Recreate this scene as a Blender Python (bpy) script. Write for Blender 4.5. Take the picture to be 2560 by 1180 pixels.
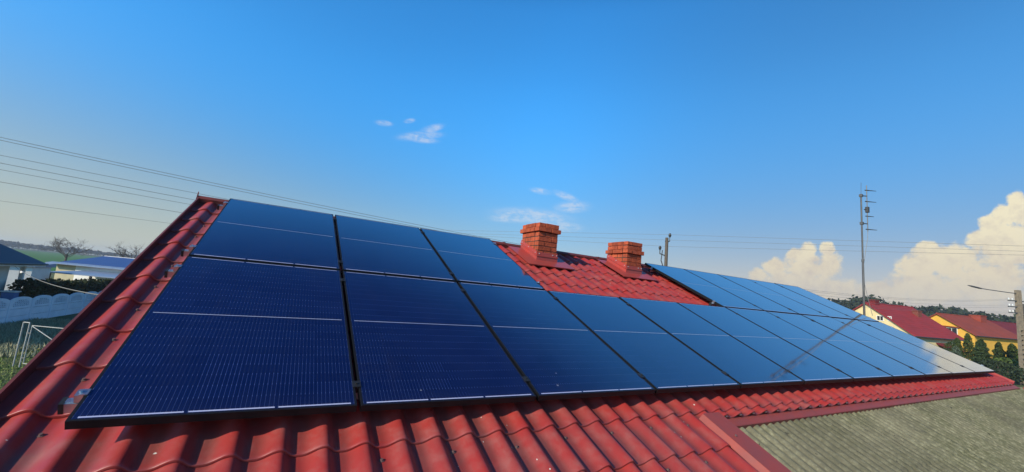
import bpy, bmesh, math, random
import numpy as np
from mathutils import Vector, Matrix
for o in list(bpy.data.objects): bpy.data.objects.remove(o)
SC = bpy.context.scene
COL = SC.collection
R_ = math.radians
rnd = random.Random(7)
ALPHA = R_(23.5); CA = math.cos(ALPHA); SA = math.sin(ALPHA)

# ------------------------------------------------------------------ camera
cd = bpy.data.cameras.new("camera"); cam = bpy.data.objects.new("camera", cd); COL.objects.link(cam)
cd.sensor_width = 36.0; cd.lens = 36.0*1008.4/2560; cd.clip_start = 0.05; cd.clip_end = 8000
rt, dn, fw = Vector((0.86828,-0.488,0.08909)), Vector((0.14297,0.07419,-0.98694)), Vector((0.47502,0.86968,0.13418))
m = Matrix.Identity(4)
for i in range(3):
    m[i][0] = rt[i]; m[i][1] = -dn[i]; m[i][2] = -fw[i]
m[0][3], m[1][3], m[2][3] = 0.648, -2.1775, 0.631
cam.matrix_world = m
SC.camera = cam

# ------------------------------------------------------------------ light
SUN = Vector((-0.855, -0.25, 0.458)).normalized()
SUN_EL = math.asin(SUN.z)
sd = bpy.data.lights.new("sun", 'SUN'); sd.energy = 5.0; sd.angle = R_(0.6); sd.color = (1.0, 0.86, 0.68)
so = bpy.data.objects.new("sun", sd); COL.objects.link(so)
so.rotation_euler = SUN.to_track_quat('Z', 'Y').to_euler()
SC.view_settings.view_transform = 'Standard'; SC.view_settings.look = 'None'
SC.view_settings.exposure = 0.0; SC.view_settings.gamma = 1.0

class NT:
    """small node helper"""
    def __init__(s, tree): s.t = tree; s.n = tree.nodes; s.l = tree.links
    def new(s, kind, **kw):
        n = s.n.new(kind)
        for k, v in kw.items(): setattr(n, k, v)
        return n
    def put(s, sock, val):
        if hasattr(val, 'is_linked') or hasattr(val, 'links'): s.l.new(val, sock)
        else: sock.default_value = val
    def math(s, op, a, b=0.0, c=0.0, clamp=False):
        n = s.new('ShaderNodeMath', operation=op); n.use_clamp = clamp
        for i, v in enumerate((a, b, c)): s.put(n.inputs[i], v)
        return n.outputs[0]
    def vmath(s, op, a, b=(0,0,0)):
        n = s.new('ShaderNodeVectorMath', operation=op)
        s.put(n.inputs[0], a); s.put(n.inputs[1], b)
        return n.outputs['Value'] if op in ('DOT_PRODUCT','LENGTH') else n.outputs[0]
    def noise(s, vec, scale, detail=4, rough=0.55):
        n = s.new('ShaderNodeTexNoise'); s.l.new(vec, n.inputs['Vector'])
        n.inputs['Scale'].default_value = scale; n.inputs['Detail'].default_value = detail; n.inputs['Roughness'].default_value = rough
        return n.outputs['Fac']
    def smooth(s, val, a, b):
        n = s.new('ShaderNodeMapRange', interpolation_type='SMOOTHSTEP')
        s.put(n.inputs[0], val); s.put(n.inputs[1], a); s.put(n.inputs[2], b)
        return n.outputs[0]
    def mix(s, f, a, b):
        n = s.new('ShaderNodeMix', data_type='RGBA')
        s.put(n.inputs[0], f); s.put(n.inputs[6], a); s.put(n.inputs[7], b)
        return n.outputs[2]
def c4(c): return (c[0], c[1], c[2], 1.0)

# ------------------------------------------------------------------ sky (world)
W = bpy.data.worlds.new("World"); SC.world = W; W.use_nodes = True
w = NT(W.node_tree); w.n.clear()
sky = w.new('ShaderNodeTexSky', sky_type='NISHITA'); sky.sun_disc = False
sky.sun_elevation = SUN_EL; sky.sun_rotation = math.atan2(SUN.x, SUN.y)
sky.air_density = 1.0; sky.dust_density = 0.6; sky.ozone_density = 1.5
hs = w.new('ShaderNodeHueSaturation'); hs.inputs['Saturation'].default_value = 1.25; hs.inputs['Value'].default_value = 1.0
w.l.new(sky.outputs[0], hs.inputs['Color'])
tc = w.new('ShaderNodeTexCoord'); D = tc.outputs['Generated']
dz = w.new('ShaderNodeSeparateXYZ'); w.l.new(D, dz.inputs[0]); Dz = dz.outputs[2]
def dirv(az, el): return Vector((math.cos(R_(el))*math.cos(R_(az)), math.cos(R_(el))*math.sin(R_(az)), math.sin(R_(el))))
gain = w.mix(w.smooth(Dz, 0.03, 0.47), c4((0.50, 0.56, 0.66)), c4((0.58, 1.52, 1.88)))
gain = w.vmath('MULTIPLY', gain, w.mix(w.smooth(w.vmath('DOT_PRODUCT', D, tuple(dirv(8, 8))), 0.60, 0.97), c4((1,1,1)), c4((1.0, 0.69, 0.64))))
gain = w.vmath('MULTIPLY', gain, w.mix(w.smooth(Dz, 0.59, 0.76), c4((1,1,1)), c4((0.17, 0.20, 0.34))))
sky_col = w.vmath('MULTIPLY', hs.outputs[0], gain)
def blob(az, el, ra, re, tilt=0.0):
    """1 at the centre, 0 at the rim of an elliptical patch of the sky dome"""
    c = dirv(az, el); ex = Vector((math.sin(R_(az)), -math.cos(R_(az)), 0)); ey = ex.cross(c); ey = -ey if ey.z < 0 else ey
    ct, st = math.cos(R_(tilt)), math.sin(R_(tilt))
    tx = (ex*ct+ey*st)/math.radians(ra); ty = (ey*ct-ex*st)/math.radians(re)
    a = w.vmath('DOT_PRODUCT', D, tuple(tx)); b = w.vmath('DOT_PRODUCT', D, tuple(ty))
    r2 = w.math('MULTIPLY_ADD', b, b, w.math('MULTIPLY', a, a))
    front = w.math('GREATER_THAN', w.vmath('DOT_PRODUCT', D, tuple(c)), 0.3)
    return w.math('SUBTRACT', 1.0, w.math('ADD', r2, w.math('MULTIPLY', w.math('SUBTRACT', 1.0, front), 50.0)))
def union(bl):
    acc = bl[0]
    for b in bl[1:]: acc = w.math('SMOOTH_MAX', acc, b, 0.25)
    return acc
CUMULUS = [[24.71, 7.79, 0.88, 1.08, 0], [22.96, 7.72, 0.76, 0.99, 0], [25.85, 6.94, 0.98, 1.1, 0], [28.0, 5.56, 1.43, 1.25, 0], [29.63, 4.52, 1.23, 1.06, 0], [24.91, 5.59, 2.58, 2.02, 0], [22.74, 5.9, 1.39, 1.8, 0], [25.86, 3.94, 4.18, 1.56, 0], [22.26, 3.05, 3.16, 1.72, 0], [9.06, 11.45, 0.95, 1.44, 0], [10.05, 10.66, 0.85, 1.18, 0], [10.92, 9.81, 0.85, 1.26, 0], [11.83, 8.56, 0.84, 1.26, 0], [9.96, 7.77, 2.14, 2.88, 0], [12.93, 6.32, 2.24, 2.13, 0], [15.17, 7.28, 1.28, 1.28, 0], [15.91, 6.08, 1.67, 1.6, 0], [11.51, 4.86, 3.59, 2.22, 0], [15.14, 3.93, 3.5, 1.8, 0], [18.67, 3.1, 2.79, 1.43, 0], [7.68, 9.76, 2.04, 4.33, 0], [5.62, 10.9, 2.73, 5.41, 0], [2.52, 9.92, 3.79, 6.29, 0]]
WISP = [[58.74, 10.78, 5.31, 1.08, 0], [53.12, 12.42, 2.36, 0.81, 6], [61.88, 10.23, 2.96, 0.63, 4], [54.09, 13.87, 1.81, 0.5, -18], [57.77, 14.36, 1.45, 0.41, -6], [54.63, 9.62, 2.91, 0.74, 0], [75.91, 19.86, 2.81, 0.58, 14], [74.37, 21.07, 1.55, 0.5, 25], [77.6, 21.56, 0.71, 0.29, 20], [80.97, 20.59, 1.03, 0.36, 5], [75.29, 19.43, 1.81, 0.42, 5]]
cum = union([blob(*b) for b in CUMULUS])
wsp = union([blob(*b) for b in WISP])
n_big = w.noise(D, 26, 6, 0.6); 
off = w.vmath('ADD', D, tuple(SUN*0.012))
n_off = w.noise(off, 26, 6, 0.6)
n_fine = w.noise(D, 85, 5, 0.6)
cfield = w.math('ADD', cum, w.math('ADD', w.math('MULTIPLY', w.math('SUBTRACT', n_big, 0.5), 2.0), w.math('MULTIPLY', w.math('SUBTRACT', n_fine, 0.5), 1.2)))
cmask = w.smooth(cfield, 0.0, w.math('MULTIPLY_ADD', w.smooth(Dz, 0.05, 0.17), -0.25, 0.80))
# lower parts of the cumulus dissolve in haze
low = w.smooth(Dz, 0.02, 0.10)
cmask = w.math('MULTIPLY', cmask, w.math('MULTIPLY_ADD', low, 0.55, 0.42))
relief = w.math('MULTIPLY_ADD', w.math('SUBTRACT', n_big, n_off), 2.6, 0.85, clamp=True)
relief = w.math('MULTIPLY', relief, w.math('MULTIPLY_ADD', w.smooth(Dz, 0.06, 0.20), 0.55, 0.45))
ccol = w.mix(relief, c4((3.9, 3.45, 3.05)), c4((6.0, 5.45, 3.9)))
ccol = w.mix(w.smooth(w.vmath('DOT_PRODUCT', D, tuple(dirv(-1, 9))), 0.983, 0.998), ccol, c4((4.6, 4.9, 5.0)))
warp = w.new('ShaderNodeTexNoise'); warp.inputs['Scale'].default_value = 22; warp.inputs['Detail'].default_value = 4; w.l.new(D, warp.inputs['Vector'])
Dw = w.vmath('ADD', D, w.vmath('MULTIPLY', warp.outputs['Color'], (0.035,0.035,0.02)))
wn = w.noise(w.vmath('MULTIPLY', Dw, (1,1,2.6)), 38, 8, 0.68)
wmask = w.math('MULTIPLY', w.smooth(wsp, -0.5, 1.2), w.smooth(wn, 0.36, 0.66))
veil = w.math('MULTIPLY', w.smooth(wsp, -1.2, 0.9), 0.10)
wmask = w.math('ADD', w.math('MULTIPLY', wmask, 0.46), veil, clamp=True)
# pale haze low over the horizon
left = w.math('MULTIPLY_ADD', w.vmath('DOT_PRODUCT', D, tuple(dirv(125, 0))), 0.5, 0.5)
hz = w.math('POWER', w.math('SUBTRACT', 1.0, w.math('MAXIMUM', Dz, 0.0)), w.math('MULTIPLY_ADD', w.math('POWER', left, 8.0), -6.5, 12.0))
hazef = w.math('MULTIPLY', hz, w.math('MULTIPLY_ADD', w.math('POWER', left, 3.0), 0.38, 0.58), clamp=True)
hcol = w.mix(w.math('POWER', left, 4.0), c4((4.4, 4.6, 4.75)), c4((3.7, 3.9, 3.4)))
col = w.mix(hazef, sky_col, hcol)
col = w.mix(wmask, col, c4((5.0, 5.1, 5.3)))
col = w.mix(cmask, col, ccol)
bg = w.new('ShaderNodeBackground'); bg.inputs['Strength'].default_value = 0.15
w.l.new(col, bg.inputs['Color'])
wo = w.new('ShaderNodeOutputWorld'); w.l.new(bg.outputs[0], wo.inputs['Surface'])

# ------------------------------------------------------------------ materials
def mat(name, c1, c2=None, scale=4.0, rough=0.6, spec=0.5, bump=0.0, bscale=None, metal=0.0, detail=5, island=0.0, ior=1.5):
    mm = bpy.data.materials.new(name); mm.use_nodes = True
    t = NT(mm.node_tree); b = t.n['Principled BSDF']
    b.inputs['Roughness'].default_value = rough; b.inputs['Metallic'].default_value = metal
    b.inputs['Specular IOR Level'].default_value = spec; b.inputs['IOR'].default_value = ior
    tc = t.new('ShaderNodeTexCoord'); v = tc.outputs['Object']
    f = t.smooth(t.noise(v, scale, detail), 0.3, 0.7)
    col = t.mix(f, c4(c1), c4(c2 or [x*0.8 for x in c1]))
    if island:
        g = t.new('ShaderNodeNewGeometry')
        k = t.math('MULTIPLY_ADD', g.outputs['Random Per Island'], 2*island, 1-island)
        vm = t.new('ShaderNodeVectorMath', operation='SCALE'); t.l.new(col, vm.inputs[0]); t.l.new(k, vm.inputs['Scale'])
        col = vm.outputs[0]
    t.l.new(col, b.inputs['Base Color'])
    if bump:
        bn = t.new('ShaderNodeBump'); bn.inputs['Strength'].default_value = bump; bn.inputs['Distance'].default_value = 0.02
        t.l.new(t.noise(v, bscale or scale*6, 4), bn.inputs['Height']); t.l.new(bn.outputs[0], b.inputs['Normal'])
    mm['nt'] = 1
    return mm

def tile_paint():
    mm = bpy.data.materials.new('red_roof_paint'); mm.use_nodes = True
    t = NT(mm.node_tree); b = t.n['Principled BSDF']
    tc = t.new('ShaderNodeTexCoord'); v = tc.outputs['Object']
    f = t.smooth(t.noise(v, 2.2, 6), 0.3, 0.72)
    col = t.mix(f, c4((0.355, 0.030, 0.024)), c4((0.290, 0.036, 0.033)))
    dust = t.math('MULTIPLY', t.smooth(t.noise(v, 7.0, 8, 0.7), 0.40, 0.80), 0.45)
    col = t.mix(dust, col, c4((0.30, 0.15, 0.13)))
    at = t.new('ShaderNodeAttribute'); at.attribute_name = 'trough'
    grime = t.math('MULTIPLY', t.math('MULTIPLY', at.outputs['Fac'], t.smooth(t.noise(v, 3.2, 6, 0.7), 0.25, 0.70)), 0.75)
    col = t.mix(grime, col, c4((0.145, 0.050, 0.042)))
    # scuffs: dark, drawn out
    sc = t.smooth(t.noise(t.vmath('MULTIPLY', v, (0.5, 1.0, 1.0)), 13.0, 5, 0.6), 0.70, 0.78)
    col = t.mix(t.math('MULTIPLY', sc, 0.5), col, c4((0.11, 0.06, 0.055)))
    # droppings and specks
    vo = t.new('ShaderNodeTexVoronoi'); vo.inputs['Scale'].default_value = 11.0; vo.inputs['Randomness'].default_value = 1.0
    wob = t.new('ShaderNodeTexNoise'); wob.inputs['Scale'].default_value = 60; t.l.new(v, wob.inputs['Vector'])
    t.l.new(t.vmath('ADD', v, t.vmath('MULTIPLY', wob.outputs['Color'], (0.012, 0.012, 0.012))), vo.inputs['Vector'])
    spot = t.smooth(vo.outputs['Distance'], 0.075, 0.045)
    keep = t.smooth(t.noise(v, 3.1, 2), 0.55, 0.60)
    col = t.mix(t.math('MULTIPLY', spot, keep), col, c4((0.55, 0.52, 0.46)))
    t.l.new(col, b.inputs['Base Color'])
    t.l.new(t.math('MULTIPLY_ADD', dust, 0.5, 0.40), b.inputs['Roughness'])
    b.inputs['Specular IOR Level'].default_value = 0.5
    bn = t.new('ShaderNodeBump'); bn.inputs['Strength'].default_value = 0.10; bn.inputs['Distance'].default_value = 0.004
    t.l.new(t.noise(v, 55, 5), bn.inputs['Height']); t.l.new(bn.outputs[0], b.inputs['Normal'])
    return mm

def cell_glass():
    mm = bpy.data.materials.new('solar_cells'); mm.use_nodes = True
    t = NT(mm.node_tree); b = t.n['Principled BSDF']
    tc = t.new('ShaderNodeTexCoord'); sp = t.new('ShaderNodeSeparateXYZ'); t.l.new(tc.outputs['Object'], sp.inputs[0])
    x, y = sp.outputs[0], sp.outputs[1]
    CW = 0.166; x0 = 0.022
    xc = t.math('DIVIDE', t.math('SUBTRACT', x, x0), CW)
    fx = t.math('FRACT', xc)
    bus = t.math('FRACT', t.math('MULTIPLY', fx, 9.0))
    line = t.smooth(t.math('ABSOLUTE', t.math('SUBTRACT', bus, 0.5)), 0.060, 0.030)
    fy = t.math('FRACT', t.math('DIVIDE', t.math('SUBTRACT', y, 0.025), 0.0825))
    ey = t.math('ABSOLUTE', t.math('SUBTRACT', fy, 0.5))
    gap_y = t.smooth(ey, 0.485, 0.495)
    pad = t.smooth(ey, 0.40, 0.48)
    gx = t.smooth(t.math('ABSOLUTE', t.math('SUBTRACT', fx, 0.5)), 0.488, 0.494)
    # each cell keeps its own tint
    cidx = t.new('ShaderNodeCombineXYZ')
    t.l.new(t.math('FLOOR', xc), cidx.inputs[0]); t.l.new(t.math('FLOOR', t.math('DIVIDE', t.math('SUBTRACT', y, 0.025), 0.0825)), cidx.inputs[1])
    wn = t.new('ShaderNodeTexWhiteNoise'); t.l.new(cidx.outputs[0], wn.inputs['Vector'])
    col = t.mix(wn.outputs['Value'], c4((0.0022, 0.0065, 0.042)), c4((0.0028, 0.0088, 0.052)))
    col = t.mix(t.math('MULTIPLY', t.math('MAXIMUM', gap_y, gx), 0.3), col, c4((0.002, 0.004, 0.018)))
    br = t.math('MULTIPLY_ADD', pad, 0.26, 0.12)
    br = t.math('MULTIPLY', br, t.math('MULTIPLY_ADD', wn.outputs['Value'], 0.35, 0.75))
    col = t.mix(t.math('MULTIPLY', line, br), col, c4((0.24, 0.32, 0.52)))
    oi = t.new('ShaderNodeObjectInfo')
    sh = t.new('ShaderNodeCombineXYZ'); t.l.new(t.math('MULTIPLY', oi.outputs['Random'], 37.0), sh.inputs[0]); t.l.new(t.math('MULTIPLY', oi.outputs['Random'], 91.0), sh.inputs[2])
    pv_ = t.vmath('ADD', tc.outputs['Object'], sh.outputs[0])
    dirt = t.noise(pv_, 2.2, 7, 0.65)
    run = t.noise(t.vmath('MULTIPLY', pv_, (9.0, 0.8, 1.0)), 2.0, 4, 0.6)
    edge = t.smooth(y, 0.16, 0.0)
    dusty = t.math('ADD', t.math('MULTIPLY', t.smooth(t.math('MULTIPLY_ADD', run, 0.5, t.math('MULTIPLY', dirt, 0.5)), 0.46, 0.70), 0.014), t.math('MULTIPLY', edge, 0.012))
    col = t.mix(dusty, col, c4((0.26, 0.24, 0.20)))
    vo = t.new('ShaderNodeTexVoronoi'); vo.inputs['Scale'].default_value = 5.0; t.l.new(t.vmath('ADD', pv_, t.vmath('MULTIPLY', t.vmath('MULTIPLY', pv_, (0,0,0)), (0,0,0))), vo.inputs['Vector'])
    spk = t.math('MULTIPLY', t.smooth(vo.outputs['Distance'], 0.045, 0.03), t.smooth(t.noise(pv_, 1.7, 2), 0.60, 0.64))
    col = t.mix(t.math('MULTIPLY', spk, 0.35), col, c4((0.5, 0.5, 0.47)))
    t.l.new(col, b.inputs['Base Color'])
    t.l.new(t.math('ADD', t.math('MULTIPLY_ADD', dirt, 0.07, 0.02), t.math('MULTIPLY', oi.outputs['Random'], 0.02)), b.inputs['Roughness'])
    b.inputs['IOR'].default_value = 1.65; b.inputs['Specular IOR Level'].default_value = 0.5
    b.inputs['Specular Tint'].default_value = (0.50, 0.72, 1.0, 1.0)
    b.inputs['Coat Weight'].default_value = 1.0; b.inputs['Coat IOR'].default_value = 1.5; b.inputs['Coat Roughness'].default_value = 0.055
    return mm

M = {}
M['paint'] = tile_paint()
M['cells'] = cell_glass()
M['frame'] = mat('black_anodised', (0.007,0.007,0.008), (0.010,0.010,0.011), 30, 0.5, 0.25)
M['ribbon'] = mat('tinned_ribbon', (0.40,0.42,0.60), (0.46,0.47,0.62), 12, 0.12, 0.5)
M['ribbon_thin'] = mat('thin_ribbon', (0.34,0.36,0.46), (0.42,0.43,0.50), 12, 0.10, 0.5)
M['alu'] = mat('aluminium', (0.62,0.63,0.65), (0.52,0.53,0.55), 20, 0.28, 0.5, metal=0.9)
M['plastic'] = mat('black_plastic', (0.012,0.012,0.012), (0.02,0.02,0.02), 20, 0.45)
M['flash'] = mat('flashing_paint', (0.40,0.050,0.036), (0.33,0.060,0.050), 5, 0.36, 0.5, bump=0.12, bscale=9)
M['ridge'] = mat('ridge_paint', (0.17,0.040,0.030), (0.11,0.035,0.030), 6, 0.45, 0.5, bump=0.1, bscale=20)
M['trim'] = mat('dull_trim_paint', (0.31,0.055,0.042), (0.25,0.058,0.050), 7, 0.5, 0.3, bump=0.1, bscale=10)
M['brick'] = mat('chimney_brick', (0.43,0.088,0.036), (0.27,0.056,0.028), 14, 0.85, 0.25, bump=0.5, bscale=60, island=0.24)
M['mortar'] = mat('dark_mortar', (0.045,0.034,0.028), (0.07,0.052,0.044), 30, 0.95, 0.2, bump=0.3)
M['screw'] = mat('screw_head', (0.10,0.05,0.045), (0.16,0.10,0.09), 30, 0.5)
M['zinc'] = mat('zinc_screw', (0.7,0.7,0.68), (0.6,0.6,0.6), 30, 0.35, metal=0.5)
M['render_wall'] = mat('plaster_wall', (0.52,0.47,0.36), (0.46,0.42,0.33), 2, 0.9, 0.2, bump=0.1)
M['concrete'] = mat('weathered_concrete', (0.27,0.22,0.155), (0.19,0.155,0.115), 5, 0.9, 0.2, bump=0.3)
M['wood'] = mat('grey_pole_wood', (0.13,0.105,0.085), (0.09,0.075,0.06), 8, 0.85, 0.2)
M['galv'] = mat('galvanised_steel', (0.115,0.115,0.115), (0.085,0.085,0.085), 10, 0.45, 0.5, metal=0.4)
M['darksteel'] = mat('dark_steel', (0.03,0.03,0.032), (0.05,0.05,0.05), 10, 0.5)
M['wire'] = mat('wire_grey', (0.16,0.16,0.16), (0.20,0.20,0.20), 3, 0.5)
M['cable'] = mat('twisted_cable', (0.20,0.19,0.165), (0.16,0.15,0.13), 20, 0.7)
M['porcelain'] = mat('porcelain', (0.75,0.75,0.72), (0.65,0.65,0.62), 12, 0.2)
M['cream'] = mat('cream_wall', (0.74,0.62,0.34), (0.68,0.56,0.30), 1.5, 0.9, 0.2)
M['yellow'] = mat('yellow_wall', (0.74,0.43,0.07), (0.66,0.37,0.06), 1.5, 0.9, 0.2)
M['winered'] = mat('wine_red_roof', (0.30,0.036,0.038), (0.24,0.034,0.036), 0.7, 0.7, 0.2, bump=0.1, bscale=2)
M['brickred'] = mat('brick_red_roof', (0.29,0.060,0.036), (0.23,0.054,0.036), 0.7, 0.7, 0.2, bump=0.1, bscale=2)
M['darkred'] = mat('dark_red_roof', (0.19,0.024,0.024), (0.15,0.022,0.024), 0.7, 0.7, 0.2)
M['chimsmall'] = mat('small_chimney_brick', (0.20,0.055,0.035), (0.16,0.05,0.032), 4, 0.85)
M['white'] = mat('white_paint', (0.78,0.77,0.72), (0.70,0.69,0.65), 2, 0.6, 0.3)
M['greywall'] = mat('grey_plaster', (0.32,0.34,0.34), (0.27,0.29,0.29), 2, 0.9)
M['palewall'] = mat('pale_plaster', (0.62,0.62,0.56), (0.56,0.56,0.52), 2, 0.9)
M['beige'] = mat('beige_plaster', (0.48,0.43,0.27), (0.42,0.38,0.25), 2, 0.9)
M['pane'] = mat('window_pane', (0.02,0.022,0.025), (0.03,0.03,0.035), 2, 0.08)
M['navyroof'] = mat('navy_panel_roof', (0.008,0.013,0.045), (0.010,0.016,0.052), 2, 0.5, 0.2)
M['blueroof'] = mat('blue_panel_roof', (0.030,0.060,0.19), (0.035,0.068,0.21), 2, 0.45, 0.25)
M['greyroof'] = mat('grey_blue_sheet', (0.20,0.26,0.36), (0.17,0.22,0.32), 2, 0.4, 0.5)
M['fencecon'] = mat('precast_concrete', (0.74,0.81,0.88), (0.64,0.72,0.80), 1.5, 0.85, 0.2, bump=0.4, bscale=12)
M['holes'] = mat('fence_hole_shadowed_back', (0.05,0.05,0.045), (0.07,0.07,0.06), 5, 0.95)
M['gate'] = mat('gate_paint', (0.44,0.44,0.41), (0.34,0.34,0.32), 10, 0.6)
M['bluebox'] = mat('blue_plastic', (0.10,0.20,0.42), (0.08,0.17,0.38), 5, 0.4)
M['hedge'] = mat('hedge_leaf', (0.020,0.030,0.010), (0.035,0.048,0.014), 1.3, 0.75, 0.2, island=0.35)
M['thuja'] = mat('thuja_leaf', (0.035,0.060,0.016), (0.060,0.078,0.018), 0.8, 0.75, 0.2, island=0.35)
M['thujabright'] = mat('bright_thuja_leaf', (0.060,0.105,0.022), (0.085,0.12,0.03), 0.8, 0.75, 0.2, island=0.3)
M['spruce'] = mat('spruce_leaf', (0.024,0.045,0.016), (0.042,0.062,0.020), 0.8, 0.75, 0.2, island=0.35)
M['bluespruce'] = mat('blue_spruce_leaf', (0.060,0.090,0.060), (0.085,0.11,0.075), 0.8, 0.75, 0.2, island=0.3)
M['bush'] = mat('bush_leaf', (0.020,0.034,0.018), (0.032,0.046,0.020), 0.8, 0.75, 0.2, island=0.35)
M['pine'] = mat('pine_leaf', (0.022,0.034,0.018), (0.034,0.046,0.022), 0.08, 0.8, 0.2, island=0.35)
M['farwood'] = mat('far_wood_leaf', (0.045,0.045,0.040), (0.060,0.058,0.045), 0.02, 0.85, 0.2, island=0.3)
M['bark'] = mat('bark', (0.13,0.105,0.085), (0.10,0.08,0.065), 6, 0.9, 0.2)
M['grass'] = mat('grass_ground', (0.065,0.10,0.030), (0.11,0.12,0.055), 0.35, 0.95, 0.15, bump=0.6, bscale=6)
M['field'] = mat('green_field', (0.045,0.165,0.030), (0.055,0.14,0.035), 0.012, 0.95, 0.1)
M['road'] = mat('road_asphalt', (0.16,0.16,0.155), (0.20,0.195,0.185), 0.8, 0.9, 0.2)
M['blade'] = mat('grass_blades', (0.15,0.23,0.045), (0.24,0.26,0.085), 0.5, 0.8, 0.2, island=0.4)
M['weeds'] = mat('weed_blades', (0.26,0.27,0.16), (0.36,0.34,0.22), 0.5, 0.85, 0.2, island=0.4)

def asbestos_mat():
    mm = bpy.data.materials.new('lichen_asbestos'); mm.use_nodes = True
    t = NT(mm.node_tree); b = t.n['Principled BSDF']; b.inputs['Roughness'].default_value = 0.95; b.inputs['Specular IOR Level'].default_value = 0.15
    tc = t.new('ShaderNodeTexCoord'); v = tc.outputs['Object']
    f = t.smooth(t.noise(v, 1.6, 6, 0.6), 0.35, 0.68)
    col = t.mix(f, c4((0.108, 0.108, 0.060)), c4((0.168, 0.158, 0.102)))
    g = t.smooth(t.noise(v, 24, 6, 0.75), 0.42, 0.72)
    col = t.mix(t.math('MULTIPLY', g, 0.75), col, c4((0.32, 0.305, 0.195)))
    d = t.smooth(t.noise(v, 9, 6, 0.75), 0.52, 0.70)
    col = t.mix(t.math('MULTIPLY', d, 0.7), col, c4((0.09, 0.088, 0.066)))
    k = t.smooth(t.noise(t.vmath('ADD', v, (3.1, 7.7, 1.9)), 20, 2, 0.5), 0.735, 0.76)
    col = t.mix(t.math('MULTIPLY', k, 0.85), col, c4((0.025, 0.024, 0.02)))
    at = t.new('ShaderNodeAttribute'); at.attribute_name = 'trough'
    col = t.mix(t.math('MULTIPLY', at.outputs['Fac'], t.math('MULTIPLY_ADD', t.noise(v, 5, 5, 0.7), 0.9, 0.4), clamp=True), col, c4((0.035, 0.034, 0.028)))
    big = t.smooth(t.noise(t.vmath('MULTIPLY', v, (1.0, 0.35, 1.0)), 1.1, 4, 0.6), 0.45, 0.65)
    col = t.mix(t.math('MULTIPLY', big, 0.38), col, c4((0.085, 0.078, 0.058)))
    t.l.new(col, b.inputs['Base Color'])
    bn = t.new('ShaderNodeBump'); bn.inputs['Strength'].default_value = 0.8; bn.inputs['Distance'].default_value = 0.008
    t.l.new(t.noise(v, 45, 6, 0.7), bn.inputs['Height']); t.l.new(bn.outputs[0], b.inputs['Normal'])
    return mm
M['asbestos'] = asbestos_mat()

# ------------------------------------------------------------------ mesh helpers
def P(u, v, n): return (u, v*CA - n*SA, v*SA + n*CA)      # roof coordinates -> world
class MB:
    def __init__(s): s.v = []; s.f = []; s.m = []
    def face(s, pts, mi=0):
        i = len(s.v); s.v += [tuple(p) for p in pts]; s.f.append(tuple(range(i, i+len(pts)))); s.m.append(mi)
    def hexa(s, p):                                    # 8 points: bottom 4 ccw, top 4
        i = len(s.v); s.v += [tuple(q) for q in p]
        for q in ((3,2,1,0),(4,5,6,7),(0,1,5,4),(1,2,6,5),(2,3,7,6),(3,0,4,7)): s.f.append(tuple(i+k for k in q)); s.m.append(0)
        return s
    def box(s, x0, x1, y0, y1, z0, z1, fn=None):
        p = [(x0,y0,z0),(x1,y0,z0),(x1,y1,z0),(x0,y1,z0),(x0,y0,z1),(x1,y0,z1),(x1,y1,z1),(x0,y1,z1)]
        return s.hexa([fn(*q) for q in p] if fn else p)
    def tube(s, pts, r, n=6, cap=True):
        pts = [Vector(p) for p in pts]; rings = []
        rs = r if isinstance(r, (list, tuple)) else [r]*len(pts)
        for k, p in enumerate(pts):
            d = (pts[min(k+1, len(pts)-1)] - pts[max(k-1, 0)]).normalized()
            a = d.orthogonal().normalized() if abs(d.z) > 0.95 else d.cross(Vector((0,0,1))).normalized()
            b = d.cross(a); i = len(s.v)
            for j in range(n):
                t = 2*math.pi*j/n; s.v.append(tuple(p + (a*math.cos(t)+b*math.sin(t))*rs[k]))
            rings.append(i)
        for k in range(len(rings)-1):
            for j in range(n):
                s.f.append((rings[k]+j, rings[k]+(j+1)%n, rings[k+1]+(j+1)%n, rings[k+1]+j)); s.m.append(0)
        if cap:
            s.f.append(tuple(rings[0]+j for j in reversed(range(n)))); s.m.append(0)
            s.f.append(tuple(rings[-1]+j for j in range(n))); s.m.append(0)
        return s
    def build(s, name, material, parent=None, smooth=False, loc=None, bevel=0.0):
        me = bpy.data.meshes.new(name); me.from_pydata(s.v, [], s.f); me.update()
        for mm in (material if isinstance(material, (list, tuple)) else [material]): me.materials.append(mm)
        if any(s.m): me.polygons.foreach_set('material_index', s.m)
        if smooth: me.polygons.foreach_set('use_smooth', [True]*len(me.polygons))
        o = bpy.data.objects.new(name, me); COL.objects.link(o)
        if parent: o.parent = parent
        if loc: o.location = loc
        if bevel:
            b = o.modifiers.new('bevel', 'BEVEL'); b.width = bevel; b.segments = 2; b.limit_method = 'ANGLE'
        return o
def tag(o, label=None, cat=None, group=None, kind=None):
    if label: o['label'] = label
    if cat: o['category'] = cat
    if group: o['group'] = group
    if kind: o['kind'] = kind
    return o
def empty(name, loc=(0,0,0), rot=(0,0,0)):
    o = bpy.data.objects.new(name, None); COL.objects.link(o); o.location = loc; o.rotation_euler = rot; o.empty_display_size = 0.2
    return o
def copy_tree(o, parent=None):
    c = o.copy(); COL.objects.link(c)
    if parent: c.parent = parent
    for ch in list(o.children): copy_tree(ch, c)
    return c

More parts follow.
